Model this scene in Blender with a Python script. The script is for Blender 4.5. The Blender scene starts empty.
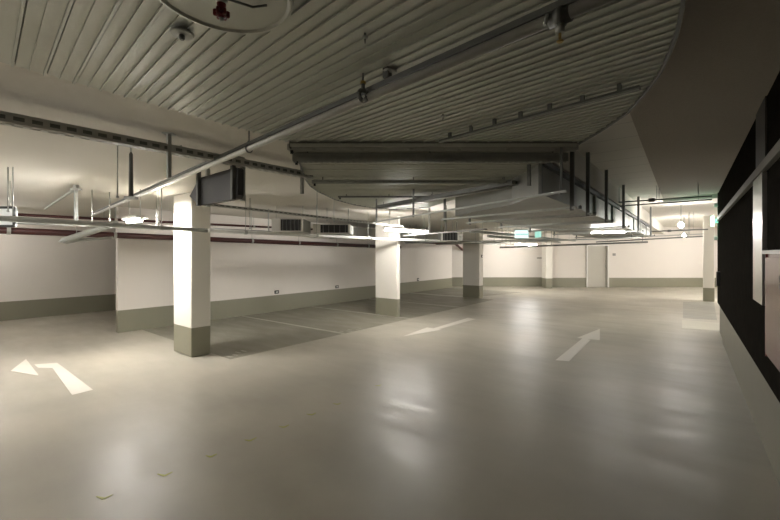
import bpy, math, random
from mathutils import Vector
random.seed(7)
scn = bpy.context.scene
col = scn.collection
# ---------------------------------------------------------------- camera
F, CX, HY, H0 = 380.0, 390.0, 254.0, 1.6
TH = math.atan2(305, 380); CS, SN = math.cos(TH), math.sin(TH)
cam = bpy.data.objects.new('camera', bpy.data.cameras.new('camera')); col.objects.link(cam)
cam.location = (0, 0, H0); cam.rotation_euler = (math.pi/2, 0, TH)
cam.data.sensor_width = 36; cam.data.lens = F/780*36; cam.data.shift_y = -6/780
cam.data.clip_start = 0.05
scn.camera = cam
scn.view_settings.view_transform = 'Standard'
scn.view_settings.look = 'None'
scn.view_settings.gamma = 1
scn.view_settings.use_curve_mapping = False
scn.view_settings.exposure = 2.82

def ray(px, py):
    X = (px-CX)/F
    return Vector((X*CS-SN, X*SN+CS, (HY-py)/F))
def P(px, py, z):
    r = ray(px, py); t = (z-H0)/r.z; return Vector((r.x*t, r.y*t, z))
def PX(px, py, x):
    r = ray(px, py); t = x/r.x; return Vector((x, r.y*t, H0+r.z*t))
def PY(px, py, y):
    r = ray(px, py); t = y/r.y; return Vector((r.x*t, y, H0+r.z*t))
def PD(px, py, d):
    r = ray(px, py); return Vector((r.x*d, r.y*d, H0+r.z*d))
RT = Vector((CS, SN, 0)); FW = Vector((-SN, CS, 0)); UP = Vector((0, 0, 1))

# ---------------------------------------------------------------- materials
def nodes(m): 
    m.use_nodes = True; n = m.node_tree.nodes; return n, m.node_tree.links, n['Principled BSDF']
def mat(name, rgb, rough=0.6, metal=0.0, var=0.08, scale=6.0, bump=0.0, bscale=60, spec=0.5, rvar=0.0):
    m = bpy.data.materials.new(name); n, l, b = nodes(m)
    tc = n.new('ShaderNodeTexCoord'); nz = n.new('ShaderNodeTexNoise'); nz.inputs['Scale'].default_value = scale
    nz.inputs['Detail'].default_value = 4
    l.new(tc.outputs['Object'], nz.inputs['Vector'])
    mx = n.new('ShaderNodeMix'); mx.data_type = 'RGBA'
    mx.inputs['A'].default_value = (*[c*(1-var) for c in rgb], 1); mx.inputs['B'].default_value = (*[min(1, c*(1+var)) for c in rgb], 1)
    l.new(nz.outputs['Fac'], mx.inputs['Factor']); l.new(mx.outputs['Result'], b.inputs['Base Color'])
    b.inputs['Roughness'].default_value = rough; b.inputs['Metallic'].default_value = metal
    b.inputs['Specular IOR Level'].default_value = spec
    if rvar:
        mr = n.new('ShaderNodeMapRange'); mr.inputs['To Min'].default_value = rough-rvar; mr.inputs['To Max'].default_value = rough+rvar
        mr.inputs['From Min'].default_value = .3; mr.inputs['From Max'].default_value = .7
        l.new(nz.outputs['Fac'], mr.inputs['Value']); l.new(mr.outputs['Result'], b.inputs['Roughness'])
    if bump:
        n2 = n.new('ShaderNodeTexNoise'); n2.inputs['Scale'].default_value = bscale; n2.inputs['Detail'].default_value = 3
        l.new(tc.outputs['Object'], n2.inputs['Vector'])
        bp = n.new('ShaderNodeBump'); bp.inputs['Strength'].default_value = bump; bp.inputs['Distance'].default_value = 0.01
        l.new(n2.outputs['Fac'], bp.inputs['Height']); l.new(bp.outputs['Normal'], b.inputs['Normal'])
    return m
def stripe_mat(name, white, paint, h):
    """wall paint: white above, olive grey skirting paint up to height h (a painted band on the wall itself)"""
    m = mat(name, white, 0.75, var=0.03, scale=1.5, bump=0.05, bscale=90); n = m.node_tree.nodes; l = m.node_tree.links
    b = n['Principled BSDF']; src = b.inputs['Base Color'].links[0].from_socket
    g = n.new('ShaderNodeNewGeometry'); s = n.new('ShaderNodeSeparateXYZ'); l.new(g.outputs['Position'], s.inputs[0])
    c = n.new('ShaderNodeMath'); c.operation = 'LESS_THAN'; c.inputs[1].default_value = h; l.new(s.outputs['Z'], c.inputs[0])
    mx = n.new('ShaderNodeMix'); mx.data_type = 'RGBA'; l.new(c.outputs[0], mx.inputs['Factor']); l.new(src, mx.inputs['A'])
    mx.inputs['B'].default_value = (*paint, 1); l.new(mx.outputs['Result'], b.inputs['Base Color'])
    mr = n.new('ShaderNodeMapRange'); mr.inputs['To Min'].default_value = 0.75; mr.inputs['To Max'].default_value = 0.4
    l.new(c.outputs[0], mr.inputs['Value']); l.new(mr.outputs['Result'], b.inputs['Roughness'])
    return m
def emis(name, rgb, s):
    m = bpy.data.materials.new(name); n, l, b = nodes(m)
    b.inputs['Base Color'].default_value = (.8, .8, .8, 1)
    b.inputs['Emission Color'].default_value = (*rgb, 1); b.inputs['Emission Strength'].default_value = s
    return m
PAINT = (.235, .225, .165)
M = dict(
    wall=stripe_mat('white_wall_paint', (.70, .655, .60), PAINT, 0.455),
    pillar=stripe_mat('white_pillar_paint', (.74, .71, .64), PAINT, 0.455),
    ceil=mat('white_ceiling_paint', (.66, .63, .56), .85, var=.06, scale=1.2, bump=.1, bscale=25),
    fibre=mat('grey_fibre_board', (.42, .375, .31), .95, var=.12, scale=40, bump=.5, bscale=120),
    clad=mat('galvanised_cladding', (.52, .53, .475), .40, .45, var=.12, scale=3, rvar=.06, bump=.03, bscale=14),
    cladlow=mat('bounce_lit_cladding', (.66, .665, .59), .46, .25, var=.08, scale=3, rvar=.05, bump=.03, bscale=14),  # cladding colour lightened in place of bounce from the bright floor
    cladback=mat('cladding_seam', (.22, .22, .19), .6, .3),
    rail=mat('galvanised_steel', (.42, .43, .40), .45, .35, var=.15, scale=20),
    dark=mat('dark_galvanised_steel', (.17, .175, .165), .5, .3, var=.2, scale=15),
    pipe=mat('zinc_pipe', (.72, .72, .68), .36, .25, var=.15, scale=12),
    cond=mat('grey_conduit', (.36, .37, .345), .5, .1, var=.08, scale=10),
    red=mat('dark_red_pipe_paint', (.05, .010, .008), .45, var=.15),
    redv=mat('red_sprinkler_enamel', (.18, .012, .012), .35),
    black=mat('black_plastic', (.02, .02, .02), .5),
    chan=mat('slotted_zinc_steel', (.50, .50, .46), .5, .15, var=.1, scale=20),
    sign=mat('dark_grey_sign_sheet', (.07, .07, .07), .5, .1),
    blk=mat('black_wall_board', (.022, .020, .017), 1.0, var=.25, scale=9, bump=.1, bscale=40, spec=.0),
    plinth=mat('olive_plinth_paint', (.215, .205, .16), .5, var=.07, scale=3, bump=.05),
    band=mat('pale_grey_metal_trunking', (.27, .26, .235), .6, 0),
    brushed=mat('brushed_steel', (.55, .55, .53), .28, .9, var=.12, scale=14),
    cab=mat('red_brown_lacquer', (.14, .036, .03), .25, .1, var=.12, scale=5),
    white=mat('white_enamel', (.72, .70, .66), .45, var=.03),
    door=stripe_mat('door_leaf_paint', (.50, .48, .42), (.50, .48, .42), 0),
    brass=mat('brass', (.45, .32, .12), .3, .9),
    duct=mat('galvanised_duct', (.27, .27, .24), .45, .5, var=.12, scale=4),
    mark=mat('white_road_paint', (.63, .60, .54), .5, var=.06, scale=12),
    mark2=mat('worn_white_road_paint', (.42, .40, .34), .5, var=.2, scale=12),
    yellow=mat('yellow_green_spray_paint', (.32, .33, .06), .5, var=.3, scale=30),
    tube=emis('fluorescent_tube', (1, .965, .92), 34),
    tubec=emis('fluorescent_tube_bright', (1, .965, .92), 62),
    tubeb=emis('fluorescent_tube_dim', (1, .965, .92), 18),
    tube2=emis('fluorescent_tube_strong', (1, .965, .92), 125),
    bulb=emis('glowing_bulb', (1, .95, .91), 70),
    greenw=emis('lit_green_wall_sign', (.25, .9, .6), 1.8),
    green=emis('lit_green_sign', (.3, .9, .75), .1),
    cyan=emis('lit_pale_cyan_sign', (.62, 1, 1), .17),
    opal=emis('dim_opal_sign', (.8, .9, .85), .03),
    pic=mat('green_pictogram', (.05, .35, .2), .5),
)
def joints(m, pitch, w, f):
    n = m.node_tree.nodes; l = m.node_tree.links; b = n['Principled BSDF']; src = b.inputs['Base Color'].links[0].from_socket
    g = n.new('ShaderNodeNewGeometry'); s = n.new('ShaderNodeSeparateXYZ'); l.new(g.outputs['Position'], s.inputs[0])
    a = n.new('ShaderNodeMath'); a.operation = 'PINGPONG'; a.inputs[1].default_value = pitch/2; l.new(s.outputs['Y'], a.inputs[0])
    c = n.new('ShaderNodeMath'); c.operation = 'LESS_THAN'; c.inputs[1].default_value = w/2; l.new(a.outputs[0], c.inputs[0])
    mx = n.new('ShaderNodeMix'); mx.data_type = 'RGBA'; mx.blend_type = 'MULTIPLY'; l.new(c.outputs[0], mx.inputs['Factor']); l.new(src, mx.inputs['A'])
    mx.inputs['B'].default_value = (f, f, f, 1); l.new(mx.outputs['Result'], b.inputs['Base Color']); return m
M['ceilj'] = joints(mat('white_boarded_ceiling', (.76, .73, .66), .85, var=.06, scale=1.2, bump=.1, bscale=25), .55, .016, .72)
def floor_mat(name, rgb, rough, patch=0.1):
    m = bpy.data.materials.new(name); n, l, b = nodes(m)
    tc = n.new('ShaderNodeTexCoord')
    n1 = n.new('ShaderNodeTexNoise'); n1.inputs['Scale'].default_value = .7; n1.inputs['Detail'].default_value = 6
    n2 = n.new('ShaderNodeTexNoise'); n2.inputs['Scale'].default_value = 160; n2.inputs['Detail'].default_value = 2
    n3 = n.new('ShaderNodeTexNoise'); n3.inputs['Scale'].default_value = 2.6; n3.inputs['Detail'].default_value = 5
    mp = n.new('ShaderNodeMapping'); mp.inputs['Scale'].default_value = (.5, 1.6, 1)
    for k in (n1, n2): l.new(tc.outputs['Object'], k.inputs['Vector'])
    l.new(tc.outputs['Object'], mp.inputs['Vector']); l.new(mp.outputs['Vector'], n3.inputs['Vector'])
    mx = n.new('ShaderNodeMix'); mx.data_type = 'RGBA'
    mx.inputs['A'].default_value = (*[c*(1-patch) for c in rgb], 1); mx.inputs['B'].default_value = (*[c*(1+patch) for c in rgb], 1)
    mr0 = n.new('ShaderNodeMapRange'); mr0.inputs['From Min'].default_value = .3; mr0.inputs['From Max'].default_value = .7
    l.new(n1.outputs['Fac'], mr0.inputs['Value']); l.new(mr0.outputs['Result'], mx.inputs['Factor']); l.new(mx.outputs['Result'], b.inputs['Base Color'])
    mr = n.new('ShaderNodeMapRange'); mr.inputs['From Min'].default_value = .3; mr.inputs['From Max'].default_value = .7
    mr.inputs['To Min'].default_value = rough-.07; mr.inputs['To Max'].default_value = rough+.09
    l.new(n3.outputs['Fac'], mr.inputs['Value']); l.new(mr.outputs['Result'], b.inputs['Roughness'])
    ad = n.new('ShaderNodeMath'); ad.operation = 'MULTIPLY_ADD'; ad.inputs[1].default_value = .25
    l.new(n2.outputs['Fac'], ad.inputs[0]); l.new(n3.outputs['Fac'], ad.inputs[2])
    bp = n.new('ShaderNodeBump'); bp.inputs['Strength'].default_value = .28; bp.inputs['Distance'].default_value = .008
    l.new(ad.outputs[0], bp.inputs['Height']); l.new(bp.outputs['Normal'], b.inputs['Normal'])
    b.inputs['Specular IOR Level'].default_value = .28
    return m
M['floor'] = floor_mat('beige_epoxy_floor', (.365, .338, .278), .40, .15)
M['bay'] = floor_mat('grey_bay_floor', (.205, .193, .15), .45)
M['litfloor'] = floor_mat('painted_light_strip', (.50, .48, .40), .5)  # paler floor tone that paints in light from the side opening
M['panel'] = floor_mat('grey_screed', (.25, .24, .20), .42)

# ---------------------------------------------------------------- mesh builder
class MB:
    def __init__(s): s.v = []; s.f = []; s.sm = []
    def add(s, vs, fs, smooth=False):
        o = len(s.v); s.v += [Vector(v) for v in vs]; s.f += [tuple(i+o for i in f) for f in fs]; s.sm += [smooth]*len(fs); return s
    def box(s, x0, x1, y0, y1, z0, z1, bev=0.0):
        return s.obox(Vector(((x0+x1)/2, (y0+y1)/2, (z0+z1)/2)), Vector((1, 0, 0)), Vector((0, 1, 0)), Vector((0, 0, 1)), abs(x1-x0), abs(y1-y0), abs(z1-z0), bev)
    def obox(s, c, ax, ay, az, lx, ly, lz, bev=0.0):
        ax, ay, az = ax.normalized(), ay.normalized(), az.normalized()
        if bev <= 0:
            vs = [c+ax*(sx*lx/2)+ay*(sy*ly/2)+az*(sz*lz/2) for sz in (-1, 1) for sy in (-1, 1) for sx in (-1, 1)]
            fs = [(0, 2, 3, 1), (4, 5, 7, 6), (0, 1, 5, 4), (2, 6, 7, 3), (0, 4, 6, 2), (1, 3, 7, 5)]
            return s.add(vs, fs)
        b = min(bev, lx*.45, ly*.45, lz*.45)   # chamfered along z edges and on top/bottom
        def ring(hx, hy, k): return [(hx, hy-k), (hx-k, hy), (-hx+k, hy), (-hx, hy-k), (-hx, -hy+k), (-hx+k, -hy), (hx-k, -hy), (hx, -hy+k)]
        vs = []
        for z, e in ((-lz/2, b), (-lz/2+b, 0), (lz/2-b, 0), (lz/2, b)):
            for (u, w) in ring(lx/2-e, ly/2-e, b): vs.append(c+ax*u+ay*w+az*z)
        fs = [tuple(range(7, -1, -1)), tuple(range(24, 32))]
        for r in range(3):
            for i in range(8): fs.append((r*8+i, r*8+(i+1) % 8, (r+1)*8+(i+1) % 8, (r+1)*8+i))
        return s.add(vs, fs)
    def bar(s, p0, p1, w, h, up=UP, bev=0.0):
        p0, p1 = Vector(p0), Vector(p1); d = (p1-p0); L = d.length; d.normalize()
        if abs(d.dot(up)) > .98: up = Vector((0, 1, 0))
        sd = d.cross(up).normalized(); u = sd.cross(d).normalized()
        return s.obox((p0+p1)/2, d, sd, u, L, w, h, bev)
    def tube(s, pts, r, n=12, rad=None):
        pts = [Vector(p) for p in pts]; vs = []; fs = []; prev = None
        for i, p in enumerate(pts):
            d = (pts[min(i+1, len(pts)-1)]-pts[max(i-1, 0)]).normalized()
            if prev is None: u = d.cross(UP if abs(d.z) < .9 else Vector((1, 0, 0))).normalized()
            else: u = (prev-d*prev.dot(d)).normalized()
            prev = u; w = d.cross(u); rr = rad[i] if rad else r
            for k in range(n):
                a = 2*math.pi*k/n; vs.append(p+u*(rr*math.cos(a))+w*(rr*math.sin(a)))
        for i in range(len(pts)-1):
            for k in range(n): fs.append((i*n+k, i*n+(k+1) % n, (i+1)*n+(k+1) % n, (i+1)*n+k))
        s.add(vs, fs, True)
        o = len(s.v)-len(vs)
        s.f += [tuple(o+k for k in range(n-1, -1, -1)), tuple(o+(len(pts)-1)*n+k for k in range(n))]; s.sm += [False, False]
        return s
    def lathe(s, c, prof, n=32, axis=UP, smooth=False):
        """prof: (radius, height along the axis) from one end to the other"""
        c = Vector(c); u = axis.cross(Vector((0, 0, 1)) if abs(axis.z) < .9 else Vector((1, 0, 0))).normalized(); w = axis.cross(u); m_ = len(prof)
        vs = [c+axis*h+u*(r*math.cos(2*math.pi*k/n))+w*(r*math.sin(2*math.pi*k/n)) for r, h in prof for k in range(n)]
        s.add(vs, [(i*n+k, i*n+(k+1) % n, (i+1)*n+(k+1) % n, (i+1)*n+k) for i in range(m_-1) for k in range(n)], smooth)
        o = len(s.v)-len(vs); s.f += [tuple(o+k for k in range(n-1, -1, -1)), tuple(o+(m_-1)*n+k for k in range(n))]; s.sm += [False, False]; return s
    def prism(s, poly, z0, z1):
        n = len(poly); vs = [Vector((p[0], p[1], z0)) for p in poly]+[Vector((p[0], p[1], z1)) for p in poly]
        a = sum(poly[i][0]*poly[(i+1) % n][1]-poly[(i+1) % n][0]*poly[i][1] for i in range(n))
        idx = list(range(n)) if a > 0 else list(range(n-1, -1, -1))
        fs = [tuple(reversed(idx)), tuple(n+i for i in idx)]
        for k in range(n):
            i, j = idx[k], idx[(k+1) % n]; fs.append((i, j, n+j, n+i))
        return s.add(vs, fs)
    def extr(s, poly, e1, e2, o, nrm, t):
        """2D outline in axes e1,e2 from origin o, extruded by t along nrm"""
        n = len(poly); a = [o+e1*p[0]+e2*p[1] for p in poly]; b = [q+nrm*t for q in a]
        return s.add(a+b, [tuple(range(n-1, -1, -1)), tuple(range(n, 2*n))]+[(i, (i+1) % n, n+(i+1) % n, n+i) for i in range(n)])
    def build(s, name, m, parent=None):
        lo = Vector([min(v[i] for v in s.v) for i in range(3)]); hi = Vector([max(v[i] for v in s.v) for i in range(3)])
        org = Vector(((lo.x+hi.x)/2, (lo.y+hi.y)/2, lo.z))
        me = bpy.data.meshes.new(name); me.from_pydata([v-org for v in s.v], [], s.f)
        me.polygons.foreach_set('use_smooth', s.sm)
        me.materials.append(M[m] if isinstance(m, str) else m); me.update()
        o = bpy.data.objects.new(name, me); col.objects.link(o)
        if parent is not None: o.parent = parent; o.location = org-WO[parent.name]
        else: o.location = org
        WO[o.name] = org
        return o
WO = {}
def thing(name, loc, label, cat, group=None):
    o = bpy.data.objects.new(name, None); col.objects.link(o); o.location = loc; o.empty_display_size = .1
    WO[o.name] = Vector(loc); return tag(o, label, cat, group)
def tag(o, label, cat, group=None):
    o['label'] = label; o['category'] = cat
    if group: o['group'] = group
    return o
def struct(mb, name, m): o = mb.build(name, m); o['kind'] = 'structure'; return o

# ---------------------------------------------------------------- the shell
BOT = -.2
struct(MB().prism([(-13.3, -5.2), (5, -5.2), (5, 27), (-13.3, 27)], BOT, 0), 'floor', 'floor')
# right wall: olive plinth with a black board wall above
def xr(y): return .385+(9.36-y)*.0123
def rslab(y0, y1, z0, z1, off0, off1): return MB().prism([(xr(y0)+off0, y0), (xr(y1)+off0, y1), (xr(y1)+off1, y1), (xr(y0)+off1, y0)], z0, z1)
struct(rslab(-5, 9.15, 0, .575, 0, .3), 'baseboard_right', 'plinth')
struct(rslab(-5, 10.6, .575, 2.90, 0.0, .3), 'wall_right', 'blk')
struct(rslab(9.15, 10.3, 0, .575, .02, .3), 'trim_1', 'plinth')
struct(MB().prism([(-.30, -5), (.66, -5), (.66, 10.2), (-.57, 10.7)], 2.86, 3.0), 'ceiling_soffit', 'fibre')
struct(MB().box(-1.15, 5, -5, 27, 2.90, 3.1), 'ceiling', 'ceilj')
struct(MB().box(-13.3, -1.15, -5, 27, 2.56, 3.1), 'ceiling_left', 'ceil')
struct(MB().box(-.57, 5, 10.75, 11.7, 2.80, 2.90), 'trim_2', 'ceil')
struct(MB().box(-9.24, -9.1, 2.55, 16.1, 0, 2.56), 'wall_left', 'wall')
struct(MB().box(-13.3, -12.9, -5, 18, 0, 2.56), 'wall_far_left', 'wall')
struct(MB().box(-13.3, 5, -5.2, -5, 0, 3.1), 'wall_back', 'wall')
struct(MB().box(4.8, 5, 8, 27, 0, 2.90), 'wall_far_right', 'wall')
struct(MB().box(.66, 5, 8.0, 8.2, 0, 2.90), 'wall_side', 'wall')
def fw(px0, px1, d, z0, z1, t=.3):
    a = PD(px0, HY, d); b = PD(px1, HY, d)
    return MB().prism([(a.x, a.y), (b.x, b.y), ((b+FW*t).x, (b+FW*t).y), ((a+FW*t).x, (a+FW*t).y)], z0, z1)
DF = H0*F/33.2
struct(fw(440, 545, DF+.35, 0, 2.9), 'wall_front_left', 'wall')
struct(fw(545, 586, DF, 0, 2.9, .6), 'wall_front_middle', 'wall')
struct(fw(608.4, 840, DF, 0, 2.9), 'wall_front', 'wall')
struct(fw(586, 608.4, DF, 2.02, 2.9), 'wall_front_lintel', 'wall')
struct(fw(-90, 446, DF+1.2, 0, 2.6), 'wall_front_far_left', 'wall')
# door
d = fw(587, 607.4, DF+.08, .01, 1.98, .05); dr = struct(d, 'door_1', 'door')
h = MB(); a = PD(605.8, HY, DF+.08); a.z = 1.02
h.tube([a, a-FW*.06, a-FW*.06-RT*.13], .012, 8); h.obox(a-FW*.006, RT, UP, FW, .04, .2, .012)
h.build('door_handle', 'rail', dr)
fr = MB()
for p in (586.6, 607.8):
    a = PD(p, HY, DF); fr.obox(Vector((a.x, a.y, 1.0)), RT, FW, UP, .06, .12, 2.0)
a = PD(597.2, HY, DF); fr.obox(Vector((a.x, a.y, 2.01)), RT, FW, UP, 1.08, .12, .06)
fr.build('door_frame', 'white', dr)
# far pillars
def pillar(x0, x1, y0, y1, ztop, label):
    o = MB().box(x0, x1, y0, y1, 0, ztop, .012).build('concrete_pillar', 'pillar'); tag(o, label, 'pillar'); return o
pillar(-6.70, -6.05, 2.65, 2.95, 2.56, 'nearest square white pillar with an olive foot, brightly lit on its left face')
pillar(-6.60, -5.86, 7.60, 7.72, 2.56, 'middle white pillar with an olive foot, behind the mid floor arrow')
pillar(-6.72, -6.05, 12.68, 12.98, 2.56, 'third white pillar with an olive foot, beside the far end of the parking bays')
pillar(.213, .51, 16.7, 17.05, 2.90, 'slim white pillar at the far end of the black wall')
a = PD(547, HY, DF-.25)
o = MB().obox(Vector((a.x, a.y, 1.3)), RT, FW, UP, .30, .5, 2.6, .01).build('concrete_pillar', 'pillar')
tag(o, 'narrow pale pilaster against the far wall, left of the door', 'pillar')

# floor areas (painted or screeded surfaces plus a painted-in strip of light, part of the floor)
bay = MB().prism([(-9.1, 2.98), (-5.5, 2.98), (-5.5, 12.68), (-9.1, 12.68)], 0, .0015); struct(bay, 'floor_bays', 'bay')
bay = MB().prism([(-9.1, 12.9), (-6.4, 12.9), (-5.6, 15.8), (-9.1, 15.8)], 0, .0015); struct(bay, 'floor_bays_far', 'bay')
g = [P(682, 328.5, 0), P(722, 331, 0), P(722, 323, 0), P(682, 320, 0)]; struct(MB().prism([(p.x, p.y) for p in g], 0, .002), 'floor_light_strip', 'litfloor')  # first strip: light from the side opening, put into the floor colour
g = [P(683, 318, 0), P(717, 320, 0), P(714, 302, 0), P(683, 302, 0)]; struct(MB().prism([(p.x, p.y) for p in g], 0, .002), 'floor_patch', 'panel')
def floorpoly(pts, name, m, label, cat, group=None, z=.004, parent=None):
    mb = MB().prism([(P(a, b, 0).x, P(a, b, 0).y) for a, b in pts], z-.002, z)
    o = mb.build(name, m, parent)
    if parent is None: tag(o, label, cat, group)
    return o
t = thing('turn_arrow', P(50, 372, 0), 'white left-turn arrow painted on the floor near the left edge', 'floor arrow')
floorpoly([(10.5, 371.3), (26, 359.3), (39, 376)], 'arrow_head', 'mark', 0, 0, parent=t)
floorpoly([(34, 364.7), (57, 363), (93, 390), (72, 395.3), (52.5, 368.3), (38, 368)], 'arrow_shaft', 'mark', 0, 0, parent=t)
t = thing('direction_arrow', P(585, 345, 0), 'white straight floor arrow on the right, pointing away to the far wall', 'floor arrow')
floorpoly([(577, 338), (599.8, 329), (599.8, 340.3)], 'arrow_head', 'mark', 0, 0, parent=t)
floorpoly([(555.3, 360.5), (569, 361.5), (590.5, 340), (583, 338)], 'arrow_shaft', 'mark', 0, 0, parent=t, z=.0035)
t = thing('direction_arrow', P(430, 329, 0), 'white straight floor arrow in the middle, pointing back towards the bays', 'floor arrow')
floorpoly([(402, 336.8), (427, 327.6), (442, 329.8)], 'arrow_head', 'mark', 0, 0, parent=t)
floorpoly([(430, 329.5), (437, 329.8), (475.5, 319.2), (468, 317.9)], 'arrow_shaft', 'mark', 0, 0, parent=t, z=.0035)
bl = [(5.25, 'first thin white bay line, just behind the nearest pillar'), (7.52, 'second white bay line, ending at the middle pillar'),
      (10.1, 'third white bay line, in the dark bays behind the middle pillar'), (12.62, 'fourth white bay line, ending at the third pillar')]
for y, lb in bl:
    tag(MB().prism([(-9.08, y-.035-.0), (-5.5, y-.035+.12), (-5.5, y+.035+.12), (-9.08, y+.035)], .002, .0045).build('bay_line', 'mark2'), lb, 'floor line')
for (px, py, lb) in ((232, 355, 'worn white paint mark at the near corner of the first bay'), (351, 330.5, 'worn white paint mark beside the end of the first bay line')):
    c = P(px, py, 0); t = thing('faded_stencil', c, lb, 'floor marking')
    for k in range(5):
        q = c+Vector((random.uniform(-.14, .12), (k-2)*.11, 0)); ln = random.uniform(.08, .17); MB().prism([(q.x, q.y), (q.x+ln, q.y+.02), (q.x+ln, q.y+.05), (q.x, q.y+.03)], .0025, .0045).build('stroke', 'mark2', t)
ym = [(104, 499), (164.6, 476), (211, 457), (250, 441), (284, 427.5), (312, 415), (338, 404.5), (379, 386)]
ordn = ['largest, at the bottom left', 'second from the bottom left', 'third from the bottom left', 'fourth from the bottom left', 'fifth from the bottom left', 'third from the far end', 'second from the far end', 'farthest and smallest']
for (px, py), od in zip(ym, ordn):
    c = P(px, py, 0); s = .06; mb = MB(); a1, a2 = -RT+FW*.35, RT*.55+FW*.9
    for dd in (a1, a2):
        dd = dd.normalized(); sd = Vector((-dd.y, dd.x, 0))*.010; e = c+dd*s*random.uniform(.8, 1.2)
        mb.prism([((c-sd).x, (c-sd).y), ((e-sd*.3).x, (e-sd*.3).y), ((e+sd*.3).x, (e+sd*.3).y), ((c+sd).x, (c+sd).y)], .001, .003)
    tag(mb.build('spray_tick', 'yellow'), 'faint yellow tick on the open floor, %s of the row' % od, 'floor mark')

# ---------------------------------------------------------------- metal clad ceiling
def clip(poly, n, d, keep):
    out = []
    for i in range(len(poly)):
        a, b = poly[i], poly[(i+1) % len(poly)]; da = a.dot(n)-d; db = b.dot(n)-d
        if keep < 0: da, db = -da, -db
        if da >= 0: out.append(a)
        if (da > 0) != (db > 0) and abs(da-db) > 1e-9: out.append(a+(b-a)*(da/(da-db)))
    return out
def cladding(poly, z, ang, pitch, gap, name, m='clad'):
    poly = [Vector((p[0], p[1])) for p in poly]; dr = Vector((math.cos(ang), math.sin(ang))); nr = Vector((-dr.y, dr.x))
    ds = [p.dot(nr) for p in poly]; mb = MB(); k = math.floor(min(ds)/pitch)
    while k*pitch < max(ds):
        lo, hi = k*pitch+gap/2, (k+1)*pitch-gap/2
        # slightly folded panel: two flats at different height, like a pressed sheet
        W = hi-lo
        for (u, w, zz) in ((lo, lo+W*.09, z-.009), (lo+W*.09, lo+W*.5, z), (lo+W*.5, lo+W*.57, z-.005), (lo+W*.57, hi, z+.002)):
            q = clip(clip(poly, nr, u, 1), nr, w, -1)
            if len(q) > 2: mb.prism([(p.x, p.y) for p in q], zz, z+.022)
        k += 1
    o = struct(mb, name, m)
    struct(MB().prism([(p.x, p.y) for p in poly], z+.020, z+.035), name+'_backing', 'cladback')
    return o
ZA = 2.50
arc = []
cxA, cyA, RA = -3.42, 1.30, 3.40
right = [P(600, 130, ZA), P(627.7, 110.8, ZA), P(649, 86, ZA), P(661, 69, ZA), P(670, 49, ZA), P(677, 30, ZA), P(683, 0, ZA)]
far = [P(271, 135, ZA), P(290, 143, ZA), P(577, 143.5, ZA)]
near = [Vector((.0, .9, 0)), Vector((-.12, .2, 0)), Vector((-.4, -.6, 0)), Vector((-.9, -1.5, 0)), Vector((-1.6, -2.2, 0)), Vector((-2.54, -2.8, 0))]
polyA = [(p.x, p.y) for p in far+right+near]
polyA[0] = (-2.54, polyA[0][1])
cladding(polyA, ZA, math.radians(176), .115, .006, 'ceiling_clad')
# thin rolled edge trim following the curve
tr = MB(); rp = [Vector((p[0], p[1], ZA+.012)) for p in polyA[2:]]
for a, b in zip(rp[:-1], rp[1:]): tr.bar(a, b, .012, .06)
struct(tr, 'trim_3', 'dark')
ZB = 2.46
pb = [(290, 146), (300, 163), (305, 178), (310, 185), (318, 191), (335, 199), (354, 204.3), (375, 207.6), (396, 209), (430, 207), (512, 181), (545, 163.5), (577, 146)]
polyB = [(P(a, b, ZB).x, P(a, b, ZB).y) for a, b in pb]
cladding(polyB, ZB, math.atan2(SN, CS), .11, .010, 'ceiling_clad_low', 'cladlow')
tr = MB(); rp = [Vector((p[0], p[1], ZB+.025)) for p in polyB[:10]]
for a, b in zip(rp[:-1], rp[1:]): tr.bar(a, b, .012, .08)
struct(tr, 'trim_4', 'dark')

# ---------------------------------------------------------------- big supply duct with its trapeze hangers
dct = MB().prism([(-1.15, 3.70), (-1.15, 15.2), (-2.8, 15.2), (-2.8, 5.05), (-1.64, 4.28)], 2.17, 2.458)
t = thing('ventilation_duct', (-1.9, 9, 2.17), 'wide flat galvanised duct hung under the ceiling towards the far wall', 'duct')
dct.build('duct_body', 'duct', t)
fl = MB()
for y in (6.2, 7.7, 9.2, 10.7, 12.2, 13.7): fl.box(-2.82, -1.13, y-.015, y+.015, 2.155, 2.47)
for k in range(6):
    o = MB().box(-2.825, -1.125, 6.2+k*1.5-.018, 6.2+k*1.5+.018, 2.150, 2.474).build('flange', 'rail', t)
struct_rail = MB().bar((-1.13, 3.72, 2.475), (-1.13, 15.2, 2.475), .04, .05).build('edge_angle', 'sign', t)
def trapeze(y, xl, xr_, topl, topr, label, z=2.115, skew=.35, w=.042):
    a = Vector((xl, y+skew*.5, z)); b = Vector((xr_, y-skew*.5, z))
    t = thing('trapeze_hanger', ((xl+xr_)/2, y, z), label, 'hanger')
    r = MB().bar(a, b, w, .028, bev=.004)
    r.build('cross_rail', 'rail', t)
    for p, tp in ((a, topl), (b, topr)):
        q = p+(b-a).normalized()*(.05 if p is a else -.05)
        MB().bar(q-UP*.03, Vector((q.x, q.y, tp)), *((.028, .028) if p is a else (.042, .042))).build('hanger_strut', 'dark', t)
    n = MB(); e = b+(b-a).normalized()*.035; n.lathe(e-UP*.02, [(.018, 0), (.018, .03), (.01, .04)], 8); n.build('end_nut', 'dark', t)
tz = [(4.75, -2.95, -1.02, 'first hanger rail under the near end of the wide duct'),
      (5.55, -2.95, -1.02, 'second hanger rail under the wide duct'),
      (6.85, -2.95, -1.02, 'third hanger rail under the wide duct, counted from its near end'),
      (8.5, -2.95, -1.0, 'fourth hanger rail under the wide duct, counted from its near end'),
      (10.4, -2.95, -.95, 'fifth hanger rail under the wide duct, near its far half'),
      (12.8, -2.95, -.9, 'last hanger rail, under the far end of the wide duct')]
for y, xl, x2, lb in tz: trapeze(y, xl, x2, 2.56, 2.90, lb)
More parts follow.
